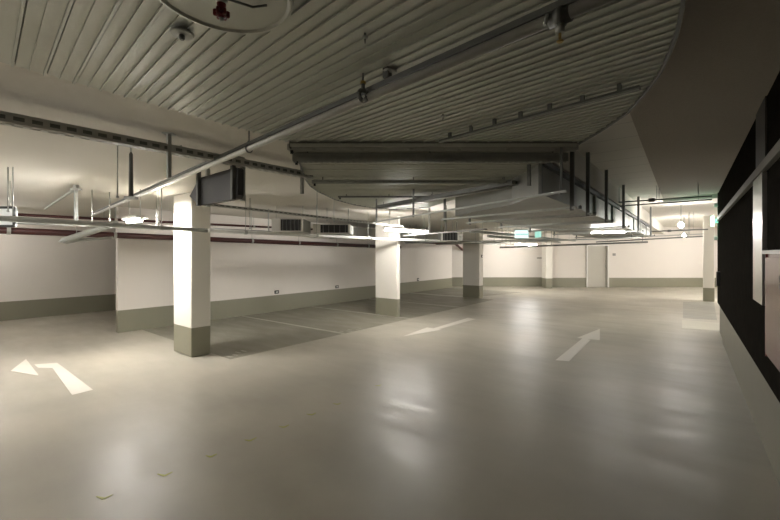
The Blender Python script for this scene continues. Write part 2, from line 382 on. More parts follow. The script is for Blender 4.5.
# long thin trapeze in front of the duct
a, b = P(375, 222, 2.10), P(567, 191, 2.10)
t = thing('trapeze_hanger', (a+b)/2, 'longest thin hanger rail, crossing in front of the wide duct', 'hanger')
MB().bar(a, b, .024, .018).build('cross_rail', 'rail', t)
for f_, tp in ((.015, 2.56), (.33, 2.56), (.985, 2.90)):
    q = a+(b-a)*f_; MB().bar(q-UP*.02, Vector((q.x, q.y, tp)), .018, .018).build('hanger_strut', 'dark', t)
# two further posts on the duct's right side
for (px, y0, y1, lb) in ((540.5, 165, 194, 'dark upright strut on the near face of the wide duct'), (529, 172, 186, 'thin dark rod beside the near corner of the wide duct')):
    q = P(px, y1, 2.17 if px > 535 else 2.25); tag(MB().bar(Vector((q.x, q.y, q.z)), Vector((q.x, q.y, 2.90 if px > 535 else 2.455)), .03, .03).build('upright_strut', 'dark'), lb, 'strut')

# ---------------------------------------------------------------- mounting rails under the clad ceiling
def mrail(px0, px1, py, ztop, h, w, m, label, teeth=False, clips=0):
    z = ztop; d = (z-H0)*F/(HY-py)
    a = PD(px0, HY, d); b = PD(px1, HY, d); a.z = b.z = z-h/2
    t = thing('mounting_rail', ((a+b)/2)-UP*h/2, label, 'rail')
    mb = MB(); mb.bar(a, b, w, h*.30); 
    mb.bar(a+FW*(w/2-.003), b+FW*(w/2-.003), .006, h); mb.bar(a-FW*(w/2-.003), b-FW*(w/2-.003), .006, h)
    mb.bar(a+UP*(h/2-.003)-FW*0, b+UP*(h/2-.003), w, .006)
    if teeth:
        n = int((b-a).length/.045)
        for k in range(n):
            q = a+RT*(k+.5)*.045-UP*(h/2+.006)-FW*(w/2-.003); mb.obox(q, RT, FW, UP, .024, .006, .014)
    mb.build('rail_profile', m, t)
    for k in range(clips):
        q = a+(b-a)*((k+.55)/clips); MB().obox(q-UP*(h/2-.004)-FW*(w/2+.002), RT, FW, UP, .028, .012, .016, .003).build('clip', 'rail', t)
    for q in (a+RT*.12, (a+b)/2, b-RT*.12):
        MB().tube([q+UP*h/2-UP*.01, Vector((q.x, q.y, 2.515 if z > 2.4 else 2.49))], .006, 8).build('threaded_rod', 'dark', t)
    e = MB(); q = a+RT*.03-UP*(h/2+.015); e.tube([q+UP*.03, q-UP*.01], .012, 8); e.build('end_bolt', 'black', t)
    return t
mrail(288, 577, 144.6, 2.488, .050, .05, 'chan', 'upper dark steel rail across the edge of the clad ceiling', clips=6)
mrail(293, 567, 153.5, 2.445, .070, .05, 'rail', 'lower toothed dark rail, just below the upper one', teeth=True)
mrail(312, 515, 180.0, 2.42, .04, .04, 'rail', 'third dark rail under the low clad ceiling, behind the toothed rail', clips=5)
mrail(338, 440, 196.0, 2.43, .022, .03, 'dark', 'short thin rail at the rounded edge of the low clad ceiling')

# ---------------------------------------------------------------- perforated channels
def channel(a, b, w, h, name, m, label, cat, slot=.052, per=.085, rows=2):
    a, b = Vector(a), Vector(b); d = (b-a).normalized(); sd = d.cross(UP).normalized(); L = (b-a).length
    t = thing(name, (a+b)/2-UP*h/2, label, cat)
    mb = MB(); nb = rows+1; sw = w/(rows+nb*.9)*.9; sl = w/(rows+nb*.9)
    # bottom web with rows of slots
    off = -w/2+sw/2; cs = []
    for r in range(nb):
        c = off+r*(sw+sl); mb.bar(a+sd*c-UP*h/2, b+sd*c-UP*h/2, sw, .004); cs.append(c)
    for r in range(rows):
        c = (cs[r]+cs[r+1])/2; n = int(L/per)
        for k in range(n+1):
            q = k*per+(per/2 if r % 2 else 0)
            if q+per-slot > L: continue
            mb.bar(a+d*q+sd*c-UP*h/2, a+d*(q+per-slot)+sd*c-UP*h/2, sl+.002, .004)
    mb.build('slotted_web', m, t)
    MB().bar(a+UP*h*.05, b+UP*h*.05, w*.8, h*.6).build('dark_slot_filler', 'dark', t)  # dark fill added so bright ceiling does not show through the slots
    for sg in (-1, 1):
        q = sd*(sg*w/2); f = MB(); f.bar(a+q+UP*(h*.35), b+q+UP*(h*.35), .004, h*.30); f.bar(a+q-UP*(h*.36), b+q-UP*(h*.36), .004, h*.28)
        n = int(L/per)
        for k in range(n+1):
            z = k*per
            if z+per-slot > L: continue
            f.bar(a+d*z+q-UP*h*.02, a+d*(z+per-slot)+q-UP*h*.02, .004, h*.58)
        f.build('side_flange', m, t)
    return t
channel(PX(-60, 106, -3.3), PX(311, 176, -3.3), .085, .062, 'cable_channel', 'chan', 'long slotted steel channel high on the left, parallel to the white wall', 'cable tray')
channel(PX(204, 204, -5.0), PX(372, 223, -5.0), .06, .035, 'cable_channel', 'chan', 'thinner slotted steel channel below the dark hanging sign', 'cable tray')
channel(PX(368, 222.5, -5.4), PX(403, 226.5, -5.4), .06, .03, 'cable_channel', 'chan', 'short slotted channel passing in front of the middle pillar', 'cable tray')
# T3: bright-edged tray under the low clad ceiling, running towards the duct corner
a, b = P(378, 208.5, 2.36), P(515, 184.5, 2.36)
t = thing('cable_tray', (a+b)/2, 'bright edged steel tray under the low clad ceiling, ending at the duct corner', 'cable tray')
d = (b-a).normalized(); sd = d.cross(UP)
MB().bar(a, b, .09, .006).build('tray_base', 'dark', t)
MB().bar(a-sd*.045+UP*.02, b-sd*.045+UP*.02, .006, .05).build('tray_side', 'dark', t)
MB().bar(a+sd*.045+UP*.02, b+sd*.045+UP*.02, .008, .05).build('tray_side', 'dark', t)
MB().tube([a+sd*-.01-UP*.012+d*.05, b-sd*.01-UP*.012-d*.05], .012, 10).build('bright_tube', 'brushed', t)
for f_ in (.06, .5, .94):
    q = a+(b-a)*f_; MB().tube([q, Vector((q.x, q.y, 2.47))], .005, 8).build('threaded_rod', 'dark', t)
# T4: slim tray high on the clad ceiling
a, b = P(427, 146, 2.45), P(641, 88, 2.45)
t = thing('cable_tray', (a+b)/2, 'slim slotted rail fixed under the clad ceiling near its curved right edge', 'cable tray')
a, b = P(440, 141.6, 2.45), P(640, 87.5, 2.45); d = (b-a).normalized(); sd = d.cross(UP)
MB().bar(a, b, .03, .02).build('rail_profile', 'dark', t); MB().bar(a+sd*.014-UP*.008, b+sd*.014-UP*.008, .006, .010).build('bright_lip', 'rail', t)
for k in range(7):
    q = a+(b-a)*((k+.5)/7); MB().obox(q+UP*.03, d, sd, UP, .02, .02, .055).build('clip', 'dark', t)

# ---------------------------------------------------------------- sprinkler pipe under the clad ceiling
ZP = 2.39
pa, pb_ = P(92, 215.5, ZP), P(600, -1, ZP); dirp = (pb_-pa).normalized(); pe = pa+dirp*((pb_-pa).length+1.5)
t = thing('sprinkler_pipe', (pa+pe)/2, 'long zinc pipe crossing diagonally below the clad ceiling', 'pipe')
MB().tube([pa, pe], .021, 16).build('pipe_run', 'pipe', t)
MB().bar(pa+UP*.036, pe+UP*.036, .022, .024).build('backing_rail', 'dark', t)
for k in range(7):
    q = pa+(pe-pa)*((k+.6)/7.2)
    if q.x > -2.5 and k < 7: 
        MB().bar(q+UP*.06, Vector((q.x, q.y, ZA)), .03, .012).build('fixing', 'dark', t)
def clamp(px, py, big, label):
    c = P(px, py, ZP); t = thing('pipe_clamp', c-UP*.04, label, 'clamp'); n = 18; R_ = .028 if big else .026
    sd = dirp.cross(UP).normalized(); pts = [c+sd*math.cos(2*math.pi*k/n)*R_+UP*math.sin(2*math.pi*k/n)*R_ for k in range(n+1)]
    MB().tube(pts, .011, 8).build('ring', 'dark', t)
    MB().tube([c+UP*R_, c+UP*(R_+.04)], .010, 10).build('neck', 'dark', t)
    MB().tube([c+UP*(R_+.035), Vector((c.x, c.y, ZA))], .005, 8).build('threaded_rod', 'dark', t)
    MB().lathe(c+UP*(R_+.03), [(.014, 0), (.014, .014)], 6).build('nut', 'brass', t)
    hk = MB(); hk.tube([c-sd*.0-UP*R_, c-UP*(R_+.006)+dirp*.02+sd*.01, c-UP*(R_-.002)+dirp*.045+sd*.02], .006, 8); hk.build('hook', 'dark', t)
    return t
clamp(363, 95.5, False, 'dark pipe clamp on the long zinc pipe, about its middle')
# sprinkler valve body at the top
c = P(560, 17, ZP); t = thing('sprinkler_fitting', c-UP*.08, 'dark fitting with a sprinkler head on the long zinc pipe, near the top edge', 'sprinkler')
sd = dirp.cross(UP).normalized()
MB().tube([c-dirp*.035, c-dirp*.012, c-dirp*.012, c+dirp*.012, c+dirp*.012, c+dirp*.035], 1, 16, [.027, .027, .033, .033, .027, .027]).build('coupling', 'dark', t)
MB().tube([c-UP*.02, c-UP*.055], 1, 12, [.017, .014]).build('nozzle', 'rail', t)
MB().lathe(c-UP*.085, [(.008, 0), (.012, .004), (.005, .01), (.005, .03)], 12).build('deflector', 'brass', t)
MB().tube([c-dirp*.03+UP*.01+sd*.03, c-dirp*.036-UP*.03+sd*.036], .006, 8).build('bolt', 'rail', t)
MB().tube([c+dirp*.0+UP*.03, Vector((c.x, c.y, ZA))], .006, 8).build('threaded_rod', 'dark', t)
# hanger ring (233,123)->(233,157)
a = P(233.5, 122, 2.56); q = Vector((a.x, a.y, 2.50)); c = pa+dirp*((a-pa).dot(dirp)); 
t = thing('pipe_hanger', (a.x, a.y, 2.36), 'thin rod with a ring holding the long zinc pipe above the dark hanging sign', 'hanger')
b2 = Vector((c.x, c.y, ZP+.03)); 
MB().tube([Vector((c.x, c.y, 2.56)), b2], .005, 8).build('threaded_rod', 'dark', t)
n = 16; MB().tube([c+sd*math.cos(2*math.pi*k/n)*.026+UP*math.sin(2*math.pi*k/n)*.03 for k in range(n+1)], .005, 8).build('ring', 'dark', t)
MB().lathe(b2+UP*.01, [(.013, 0), (.013, .016)], 6).build('nut', 'dark', t)

# collector disc with red sprinkler, near the top edge
c = Vector((-1.19, .615, 2.435)); t = thing('heat_collector_plate', c, 'large round metal plate with a dark red sprinkler at the top edge', 'sprinkler plate')
MB().lathe(c, [(.004, .008), (.205, .008), (.213, .0), (.222, .001), (.226, .012), (.219, .016), (.2, .012), (.004, .012)], 64).build('disc', 'clad', t)
MB().tube([c+UP*.01, c+UP*.075], .014, 12).build('drop_pipe', 'pipe', t)
MB().tube([c-UP*.002, c-UP*.012, c-UP*.03], 1, 14, [.02, .02, .015]).build('collar', 'white', t)
hd = MB(); q = c-UP*.03
hd.lathe(q-UP*.045, [(.009, 0), (.016, .006), (.016, .012), (.009, .02), (.012, .032), (.015, .045)], 14)
for k in range(6):
    a_ = 2*math.pi*k/6; hd.obox(q-UP*.03+Vector((math.cos(a_), math.sin(a_), 0))*.018, Vector((math.cos(a_), math.sin(a_), 0)), Vector((-math.sin(a_), math.cos(a_), 0)), UP, .014, .010, .022, .003)
hd.build('sprinkler_head', 'redv', t)
MB().tube([q-UP*.045, q-UP*.056], 1, 12, [.008, .005]).build('glass_tip', 'rail', t)
MB().tube([c-UP*.012+RT*.015, c-UP*.02+RT*.09+FW*.03, c-UP*.001+RT*.13+FW*.05], .004, 8).build('wire', 'dark', t)
# small rosettes
for (px, py, r, lb) in ((182, 35.5, .044, 'small round plate with a nub on the left part of the clad ceiling'), (390, 73.5, .036, 'small round plate above the middle of the long zinc pipe'),
                        (443, 117.3, .016, 'tiny round fixing on the clad ceiling, above the upper dark rail'), (365, 39, .012, 'tiny dark fixing near the top middle of the clad ceiling')):
    c = P(px, py, 2.478); t = thing('ceiling_rosette', c, lb, 'fixing')
    MB().lathe(c, [(.003, 0), (r*.9, .002), (r, .007), (r, .010), (.003, .010)], 28).build('disc', 'rail', t)
    MB().lathe(c-UP*.018, [(r*.18, 0), (r*.26, .008), (r*.26, .02)], 10).build('nub', 'dark', t)
    MB().tube([c+UP*.008, c+UP*.026], .005, 8).build('stem', 'dark', t)

# ---------------------------------------------------------------- hanging dark sign
t0 = 3.55
A = PD(239, 199, t0); B = PD(202, 207, 4.05); dirs = Vector((B.x-A.x, B.y-A.y, 0)); LS = dirs.length; dirs.normalize(); ns = dirs.cross(UP)
zb, zt = 2.115, 2.405
base = Vector((A.x, A.y, zb))
t = thing('hanging_sign', base+dirs*LS/2, 'dark grey hanging arrow-shaped sign box below the slotted channel', 'sign')
out = [(-.03, .03), (0, 0), (LS, .0), (LS+.24, (zt-zb)*.42), (LS+.02, zt-zb-.02), (LS-.02, zt-zb), (0, zt-zb), (-.03, zt-zb-.02)]
MB().extr(out, dirs, UP, base-ns*.03, ns, .06).build('sign_box', 'sign', t)
for u in (.02, LS-.03):
    for sg in (1, -1):
        q = base+dirs*u+ns*sg*.048; MB().bar(q-UP*.01, q+UP*(zt-zb+.10), .036, .036).build('sign_post', 'dark' if sg < 0 else 'rail', t)
    q = base+dirs*u; MB().bar(q-ns*.06+UP*(zt-zb+.10), q+ns*.06+UP*(zt-zb+.10), .03, .02).build('cross_plate', 'rail', t)
    MB().tube([q+UP*(zt-zb+.10), Vector((q.x, q.y, 2.56))], .007, 8).build('threaded_rod', 'dark', t)

# ---------------------------------------------------------------- posts, rods
def post(px, pytop, pybot, zt_, label, w=.035, m='rail', plate=True, name='strut_post', zb_=None):
    q = P(px, pytop, zt_); dd = (zt_-H0)*F/(HY-pytop); zb2 = H0+(HY-pybot)*dd/F
    t = thing(name, (q.x, q.y, zb2), label, 'strut')
    MB().bar(Vector((q.x, q.y, zb2)), Vector((q.x, q.y, zt_)), w, w*.9).build('post', m, t)
    if plate: MB().obox(Vector((q.x, q.y, zt_-.004)), RT, FW, UP, w*2.6, w*2.2, .008).build('top_plate', m, t)
    return t
post(169, 133.5, 178, 2.56, 'steel post crossing the long slotted channel', .030)
post(302, 166, 194, 2.56, 'steel post at the far end of the long slotted channel', .032, plate=False)
def rodth(px, pt, pb2, label, r=.005, m='rail', z=2.56, foot=.012, name='hanging_rod'):
    q = P(px, pt, z); dd = (z-H0)*F/(HY-pt); zb2 = H0+(HY-pb2)*dd/F
    t = thing(name, (q.x, q.y, zb2), label, 'rod')
    MB().tube([Vector((q.x, q.y, zb2)), q], r, 8).build('rod', m, t)
    MB().lathe(Vector((q.x, q.y, zb2)), [(foot, 0), (foot, foot*1.5)], 8).build('nut', m, t)
    return t
rodth(117.5, 144, 198, 'thin pale rod just left of the thick dark rod', .005)
rodth(8, 167, 212, 'thin rod above the white sign at the left edge', .006)
rodth(109.5, 192, 221, 'short thin rod above the grey conduit, below the thin pale rod', .006)
rodth(158, 190, 223, 'thin rod just left of the nearest pillar', .006, foot=.022)
rodth(250, 198, 229, 'thin rod between the dark sign and the ventilation box', .007)
rodth(268.5, 209, 232, 'thin rod just left of the ventilation box', .014, foot=.02)
rodth(317, 190, 221, 'thin rod between the two ventilation boxes', .005)
rodth(334, 194, 222, 'thin rod above the right ventilation box', .006)
rodth(104, 207, 221, 'tiny rod behind the grey conduit', .006)
rodth(327, 208, 221, 'tiny far rod above the right ventilation box', .006)
rodth(641, 225.5, 232, 'tiny far rod above the far pipes, left of the hanging bulbs', .012, z=2.90, foot=.014)
# thick dark rod
q = P(131, 151, 2.50); dd = .9*F/(103); t = thing('tension_rod', (q.x, q.y, 2.07), 'thick dark upright rod with a foot, left of the nearest pillar', 'rod')
MB().tube([Vector((q.x, q.y, 2.56)), Vector((q.x, q.y, 2.48))], .006, 8).build('thread', 'rail', t)
MB().tube([Vector((q.x, q.y, 2.49)), Vector((q.x, q.y, 2.47)), Vector((q.x, q.y, 2.10))], 1, 12, [.007, .015, .019]).build('sleeve', 'dark', t)
MB().obox(Vector((q.x, q.y, 2.09)), RT, FW, UP, .10, .05, .025, .004).build('foot', 'rail', t)
# left stand with bracing (67..82, 184..222)
a = P(76, 186, 2.545); zb2 = 2.545-(222-186)*(.945*F/68)/F
t = thing('support_post', (a.x, a.y, zb2), 'pale upright post with a cap on the left, standing on the grey conduit', 'strut')
MB().bar(Vector((a.x, a.y, 1.99)), Vector((a.x, a.y, 2.56)), .04, .04).build('post', 'cond', t)
MB().obox(Vector((a.x, a.y, 2.50)), RT, FW, UP, .12, .07, .03, .006).build('cap', 'rail', t)
MB().obox(Vector((a.x, a.y, 2.535)), RT, FW, UP, .05, .06, .05, .006).build('top_plate', 'rail', t)
b = P(45, 209, 2.52)
MB().bar(Vector((a.x, a.y, 2.51)), b, .03, .03).build('brace', 'rail', t)

# ---------------------------------------------------------------- conduits running along the building
def run(name, x, px0, py0, px1, py1, r, m, label, cat='pipe', y_end=None):
    a, b = PX(px0, py0, x), PX(px1, py1, x); d = b-a
    if px0 <= 0: a = a-d*(4/d.length)*.5
    t = thing(name, (a+b)/2-UP*r, label, cat); MB().tube([a, b], r, 14).build('pipe_run', m, t)
    k = 0; L = (b-a).length
    while k*1.5+.6 < L:
        q = a+(b-a).normalized()*(k*1.5+.6)
        MB().lathe(q, [(r*1.18, -.025), (r*1.18, .025)], 14, (b-a).normalized()).build('clamp', 'rail', t)
        MB().tube([q+UP*r, Vector((q.x, q.y, 2.56))], .005, 6).build('threaded_rod', 'rail', t); k += 1
    return t
run('conduit', -5.88, 0, 218.3, 207, 230.5, .030, 'cond', 'grey conduit running along the left, in front of the nearest pillar')
run('conduit', -5.75, 209, 230.6, 372, 238.2, .030, 'pipe', 'brighter far length of the conduit, ending at the middle pillar')
run('red_pipe', -9.0, 0, 230.3, 400, 247.3, .058, 'red', 'dark red pipe along the top of the white wall')
run('red_pipe', -8.9, 0, 213.8, 330, 230.2, .026, 'red', 'thin dark pipe above the red pipe, near the ceiling')
# flat pale cable tray just under/behind the conduit
a, b = PX(-40, 221, -7.0), PX(270, 234, -7.0)
t = thing('cable_tray', (a+b)/2, 'pale flat tray behind the grey conduit', 'cable tray')
MB().bar(a, b, .20, .006).build('tray_base', 'cond', t)
sd_ = (b-a).normalized().cross(UP)
for sg in (-1, 1): MB().bar(a+sd_*.1*sg+UP*.03, b+sd_*.1*sg+UP*.03, .005, .06).build('tray_side', 'cond', t)
for k in range(5):
    q = a+(b-a)*((k+.5)/5); MB().tube([q, Vector((q.x, q.y, 2.56))], .005, 6).build('threaded_rod', 'rail', t)
# low big pipe (elbow) left
a, b, c = PD(64, 240.5, 6.8), PD(116, 223.5, 6.5), PD(113, 237.5, 7.0)
t = thing('drain_pipe', a, 'grey pipe with a bend, hanging low in front of the dark red pipe', 'pipe')
MB().tube([b, a+(b-a)*.06, a], .055, 14).build('upper_run', 'cond', t)
MB().tube([a+(b-a)*.03, a-RT*.03, a-UP*.02+(c-a)*.05, a+(c-a)*.3-UP*.01, c], 1, 14, [.055, .057, .045, .028, .022]).build('bend', 'cond', t)
for f_ in (.25, .9):
    q = a+(b-a)*f_; MB().tube([q, Vector((q.x, q.y, 2.56))], .006, 6).build('threaded_rod', 'rail', t)

# duct along the back wall
t = thing('wall_duct', (-8.1, 10, 2.12), 'long flat duct along the white wall above the parking bays', 'duct')
MB().box(-8.6, -7.6, 7.2, 15.2, 2.10, 2.36).build('duct_body', 'duct', t)
for k in range(5): MB().box(-8.62, -7.58, 7.2+k*1.8, 7.24+k*1.8, 2.08, 2.38).build('flange', 'rail', t)
for k in range(4):
    for x in (-8.65, -7.55): MB().tube([(x, 7.9+k*1.8, 2.09), (x, 7.9+k*1.8, 2.56)], .006, 6).build('threaded_rod', 'dark', t)
    MB().bar((-8.69, 7.9+k*1.8, 2.085), (-7.51, 7.9+k*1.8, 2.085), .04, .03).build('cross_rail', 'rail', t)

# ventilation boxes
def ventbox(px0, px1, py0, py1, d, L, label, split=.45):
    a = PD(px0, py1, d); w = (px1-px0)/F*d; hh = (py1-py0)/F*d
    # front face parallel to view-right, body runs back along +y-ish
    t = thing('ventilation_box', a, label, 'ventilation unit')
    b = a+RT*w; o = a.copy()
    mb = MB(); back = Vector((-.35, .94, 0))
    # casing as a frame around the opening
    c = (a+b)/2+UP*hh/2
    mb.obox(c+FW*(L/2+.02), RT, FW, UP, w, L, hh, .01)
    mb.build('casing', 'cond', t)
    fr = MB(); x0 = split*w; 
    fr.obox(a+RT*w/2+UP*.008, RT, FW, UP, w, .04, .016); fr.obox(a+RT*w/2+UP*(hh-.008), RT, FW, UP, w, .04, .016)
    fr.obox(a+RT*x0/2+UP*hh/2, RT, FW, UP, x0, .04, hh-.03); fr.obox(b-RT*.02+UP*hh/2, RT, FW, UP, .04, .04, hh-.03)
    fr.build('front_frame', 'white', t)
    g = MB(); g.obox(a+RT*(x0+w-.04)/2+UP*hh/2+FW*.012, RT, FW, UP, w-.04-x0, .01, hh-.03); g.build('opening', 'black', t)
    for k in range(5):
        q = a+RT*(x0+(w-.04-x0)*(k+.5)/5)+UP*hh/2; MB().obox(q, RT, FW, UP, .012, .02, hh-.03).build('louvre', 'dark', t)
    for u in (.06, .94):
        q = a+RT*w*u+FW*.15+UP*(hh-.01); MB().tube([q, Vector((q.x, q.y, 2.56))], .006, 6).build('threaded_rod', 'rail', t)
    return t
ventbox(272, 303, 218.5, 231.5, 7.4, .7, 'grey ventilation box with a dark grille, left of the two side by side', .28)
ventbox(313, 350, 224, 233.5, 7.8, .7, 'white ventilation box with a dark opening, left of the middle pillar', .2)
ventbox(441, 459, 232, 241.0, 10.5, .7, 'small far ventilation box between the middle and third pillars', .1)

# ---------------------------------------------------------------- lamps
def lamp(c, d, L, mtube, label, w=.10, top=2.56, tr_=.018):
    d = Vector(d).normalized(); c = Vector(c); sd = d.cross(UP).normalized()
    t = thing('strip_light', c, label, 'lamp')
    MB().obox(c+UP*.045, d, sd, UP, L, w, .04, .008).build('housing', 'white', t)
    MB().tube([c-d*(L/2-.03), c+d*(L/2-.03)], tr_, 12).build('tube', mtube, t)
    for s_ in (-1, 1): 
        MB().obox(c+d*s_*(L/2-.018)+UP*.012, d, sd, UP, .022, .045, .05, .004).build('lamp_holder', 'white', t)
        q = c+d*s_*(L*.38)+UP*.06; MB().tube([q, Vector((q.x, q.y, top))], .005, 6).build('suspension_rod', 'rail', t)
    return t
lamp(P(134.5, 221, 2.10), (1, 0, 0), .62, 'tube2', 'glowing strip lamp just left of the nearest pillar', tr_=.022, w=.17)
a, b = P(384, 229.3, 2.12), P(428, 232.3, 2.10)
lamp((a+b)/2, b-a, (b-a).length, 'tube', 'glowing strip lamp in front of the middle pillar', tr_=.028)
lamp(P(526, 244.6, 2.0), (.45, .9, 0), 1.2, 'tube', 'glowing strip lamp hanging low, left of the far pilaster', tr_=.035)
lamp(P(608, 232.5, 2.07), (1, .1, 0), .7, 'tube', tr_=.011, w=.05, label='thin lit strip lamp at the far end of the wide duct', top=2.17)
def bulb(px, py, z, label, m='bulb', r=.06):
    c = P(px, py, z); t = thing('pendant_bulb', c-UP*r, label, 'lamp')
    MB().lathe(c, [(r*.05, -r), (r*.5, -r*.87), (r*.87, -r*.5), (r, 0), (r*.87, r*.5), (r*.5, r*.87), (r*.3, r*1.2)], 20, smooth=True).build('globe', m, t)
    MB().tube([c+UP*r*1.1, c+UP*r*2], r*.42, 12).build('socket', 'white', t)
    MB().tube([c+UP*r*1.9, Vector((c.x, c.y, 2.90))], .008, 8).build('cord', 'dark', t)
bulb(681, 225.3, 2.30, 'upper and nearer of the two glowing globe bulbs by the far right wall', r=.055)
bulb(684, 235.3, 2.25, 'lower and farther of the two glowing globe bulbs by the far right wall', r=.045)
# unseen lamps behind the camera and round the corner, mostly added to brighten
lamp((-4.6, -1.6, 2.4), (1, 0, 0), 1.3, 'tubeb', 'strip lamp behind the viewer on the left')
lamp((-11.2, 0.6, 2.2), (0, 1, 0), 1.2, 'tubeb', 'added strip lamp between the two white walls at the far left')  # unseen, added to lift the left ceiling
lamp((1.7, 17.8, 2.3), (0, 1, 0), 1.3, 'tube2', 'added strip lamp beside the slim far pillar, hidden by the black wall', top=2.90, w=.2)  # unseen, added to brighten the floor in the middle distance
lamp((-8.0, -1.4, 2.25), (1, 0, 0), 1.3, 'tube', 'added strip lamp behind the viewer, far to the left')  # out of frame, added for more light on the left ceiling
lamp((2.9, 12.6, 2.25), (0, 1, 0), 1.2, 'tubec', 'strip lamp in the side opening behind the black wall', top=2.90, w=.2)
lamp((1.9, 21.6, 2.2), (0, 1, 0), 1.3, 'tubec', 'added strip lamp past the slim far pillar, hidden by the black wall', top=2.90, w=.2)  # unseen, added to brighten the far wall on the right

# small junction plate by the post
q = P(181, 155.5, 2.47); t = thing('junction_cover', q, 'small bright white cover beside the steel post on the slotted channel', 'cover')
MB().obox(q, Vector((.3, 1, 0)), Vector((1, -.3, 0)), UP, .22, .06, .02, .005).build('cover_plate', 'white', t)
MB().tube([q, Vector((q.x, q.y, 2.56))], .006, 6).build('fixing_rod', 'rail', t)

# ---------------------------------------------------------------- signs
# left edge sign
c = PD(-4, 217, 4.5); t = thing('exit_sign_box', c, 'pale box sign with a black rounded frame at the left edge', 'sign')
w_, h_ = .50, .235
MB().obox(c, RT, FW, UP, w_, .05, h_, .02).build('sign_face', 'opal', t)
fr = MB()
for s_ in (-1, 1): fr.obox(c-FW*.028+UP*s_*(h_/2-.008), RT, FW, UP, w_, .02, .028, .004); fr.obox(c-FW*.028+RT*s_*(w_/2-.008), RT, FW, UP, .028, .02, h_, .004)
fr.build('frame', 'black', t)
for s_ in (-1, 1): q = c+RT*s_*.2+UP*.13; MB().tube([q, Vector((q.x, q.y, 2.56))], .005, 6).build('threaded_rod', 'rail', t)
# lit cyan sign in the middle distance
dd = 9.5; c = PD(521.5, 234.3, dd); t = thing('emergency_exit_sign', c, 'lit pale cyan exit sign above the third pillar row, centre of the ducts', 'sign')
MB().obox(c, RT, FW, UP, 13/F*dd, .06, 7.5/F*dd, .006).build('lit_face', 'cyan', t)
MB().obox(c+UP*(4.6/F*dd), RT, FW, UP, 13.5/F*dd, .08, .03).build('housing', 'white', t)
MB().obox(c-FW*.034, RT, FW, UP, 12/F*dd, .008, .014).build('divider', 'pic', t)
MB().tube([c+UP*.12, Vector((c.x, c.y, 2.16 if c.x > -2.8 else 2.56))], .006, 6).build('suspension_rod', 'rail', t)
c2 = PD(538, 234.5, dd+.6); t = thing('emergency_exit_sign', c2, 'dimmer green exit sign just right of the pale cyan one', 'sign')
MB().obox(c2, FW, RT, UP, .32, .05, .16, .006).build('lit_face', 'green', t)
MB().tube([c2+UP*.07, Vector((c2.x, c2.y, 2.17))], .006, 6).build('suspension_rod', 'rail', t)
# exit sign at the end of the black wall
y = 10.35; c = Vector((xr(y)-.09, y, 2.28)); t = thing('wall_exit_sign', c, 'green lit exit sign at the far end of the black wall', 'sign')
MB().obox(c, Vector((1, 0, 0)), Vector((0, 1, 0)), UP, .05, .34, .19, .01).build('lit_face', 'greenw', t)
MB().obox(c+Vector((.06, 0, 0)), Vector((1, 0, 0)), Vector((0, 1, 0)), UP, .07, .12, .08).build('bracket', 'rail', t)

# ---------------------------------------------------------------- far pipes on the right
def cross(px0, py0, px1, py1, z, r, m, label, valve=None):
    if z is None: a, b = PY(px0, py0, 15), PY(px1, py1, 15); z = (a.z+b.z)/2
    else: a, b = P(px0, py0, z), P(px1, py1, z)
    t = thing('thin_pipe', (a+b)/2, label, 'pipe'); MB().tube([a, b], r, 10).build('pipe_run', m, t)
    for f_ in (.12, .5, .88):
        q = a+(b-a)*f_; zt2 = 2.90 if q.x > -1.15 else 2.56
        if q.x > -.57 and q.y < 10.7: zt2 = 2.86
        if q.x > -.57 and 10.7 <= q.y < 11.7: zt2 = 2.80
        if zt2-z > .01: MB().tube([q, Vector((q.x, q.y, zt2))], .005, 6).build('threaded_rod', 'rail', t)
    if valve: 
        q = a+(b-a)*((valve[0]-px0)/(px1-px0)); MB().obox(q, RT, FW, UP, .09, .07, .07, .01).build('valve', 'dark', t)
cross(608, 203, 712, 196, 2.60, .012, 'dark', 'upper of two thin dark pipes crossing below the right ceiling', (655, 199.5))
cross(613, 206.5, 712, 199.5, 2.56, .012, 'dark', 'lower of two thin dark pipes crossing below the right ceiling')
cross(600, 233.5, 708, 229.3, None, .020, 'dark', 'upper thin pipe across the far bright wall', (673, 231))
cross(598, 238.8, 704, 233.8, None, .016, 'rail', 'middle thin pipe across the far bright wall')
cross(596, 242, 703, 236.3, None, .020, 'dark', 'lower thin pipe across the far bright wall')
# lower light rail with two droppers, right of the middle pillar
a, b = P(404, 235.8, 2.02), P(486, 229.2, 2.02); t = thing('cable_tray', (a+b)/2, 'pale thin rail with two droppers, between the middle and third pillars', 'cable tray')
MB().bar(a, b, .06, .022).build('tray_base', 'band', t)
for px in (435, 452):
    q = a+(b-a)*((px-404)/82*1.0); MB().bar(q, Vector((q.x, q.y, 2.12)) + UP*.43, .03, .03).build('dropper', 'band', t)
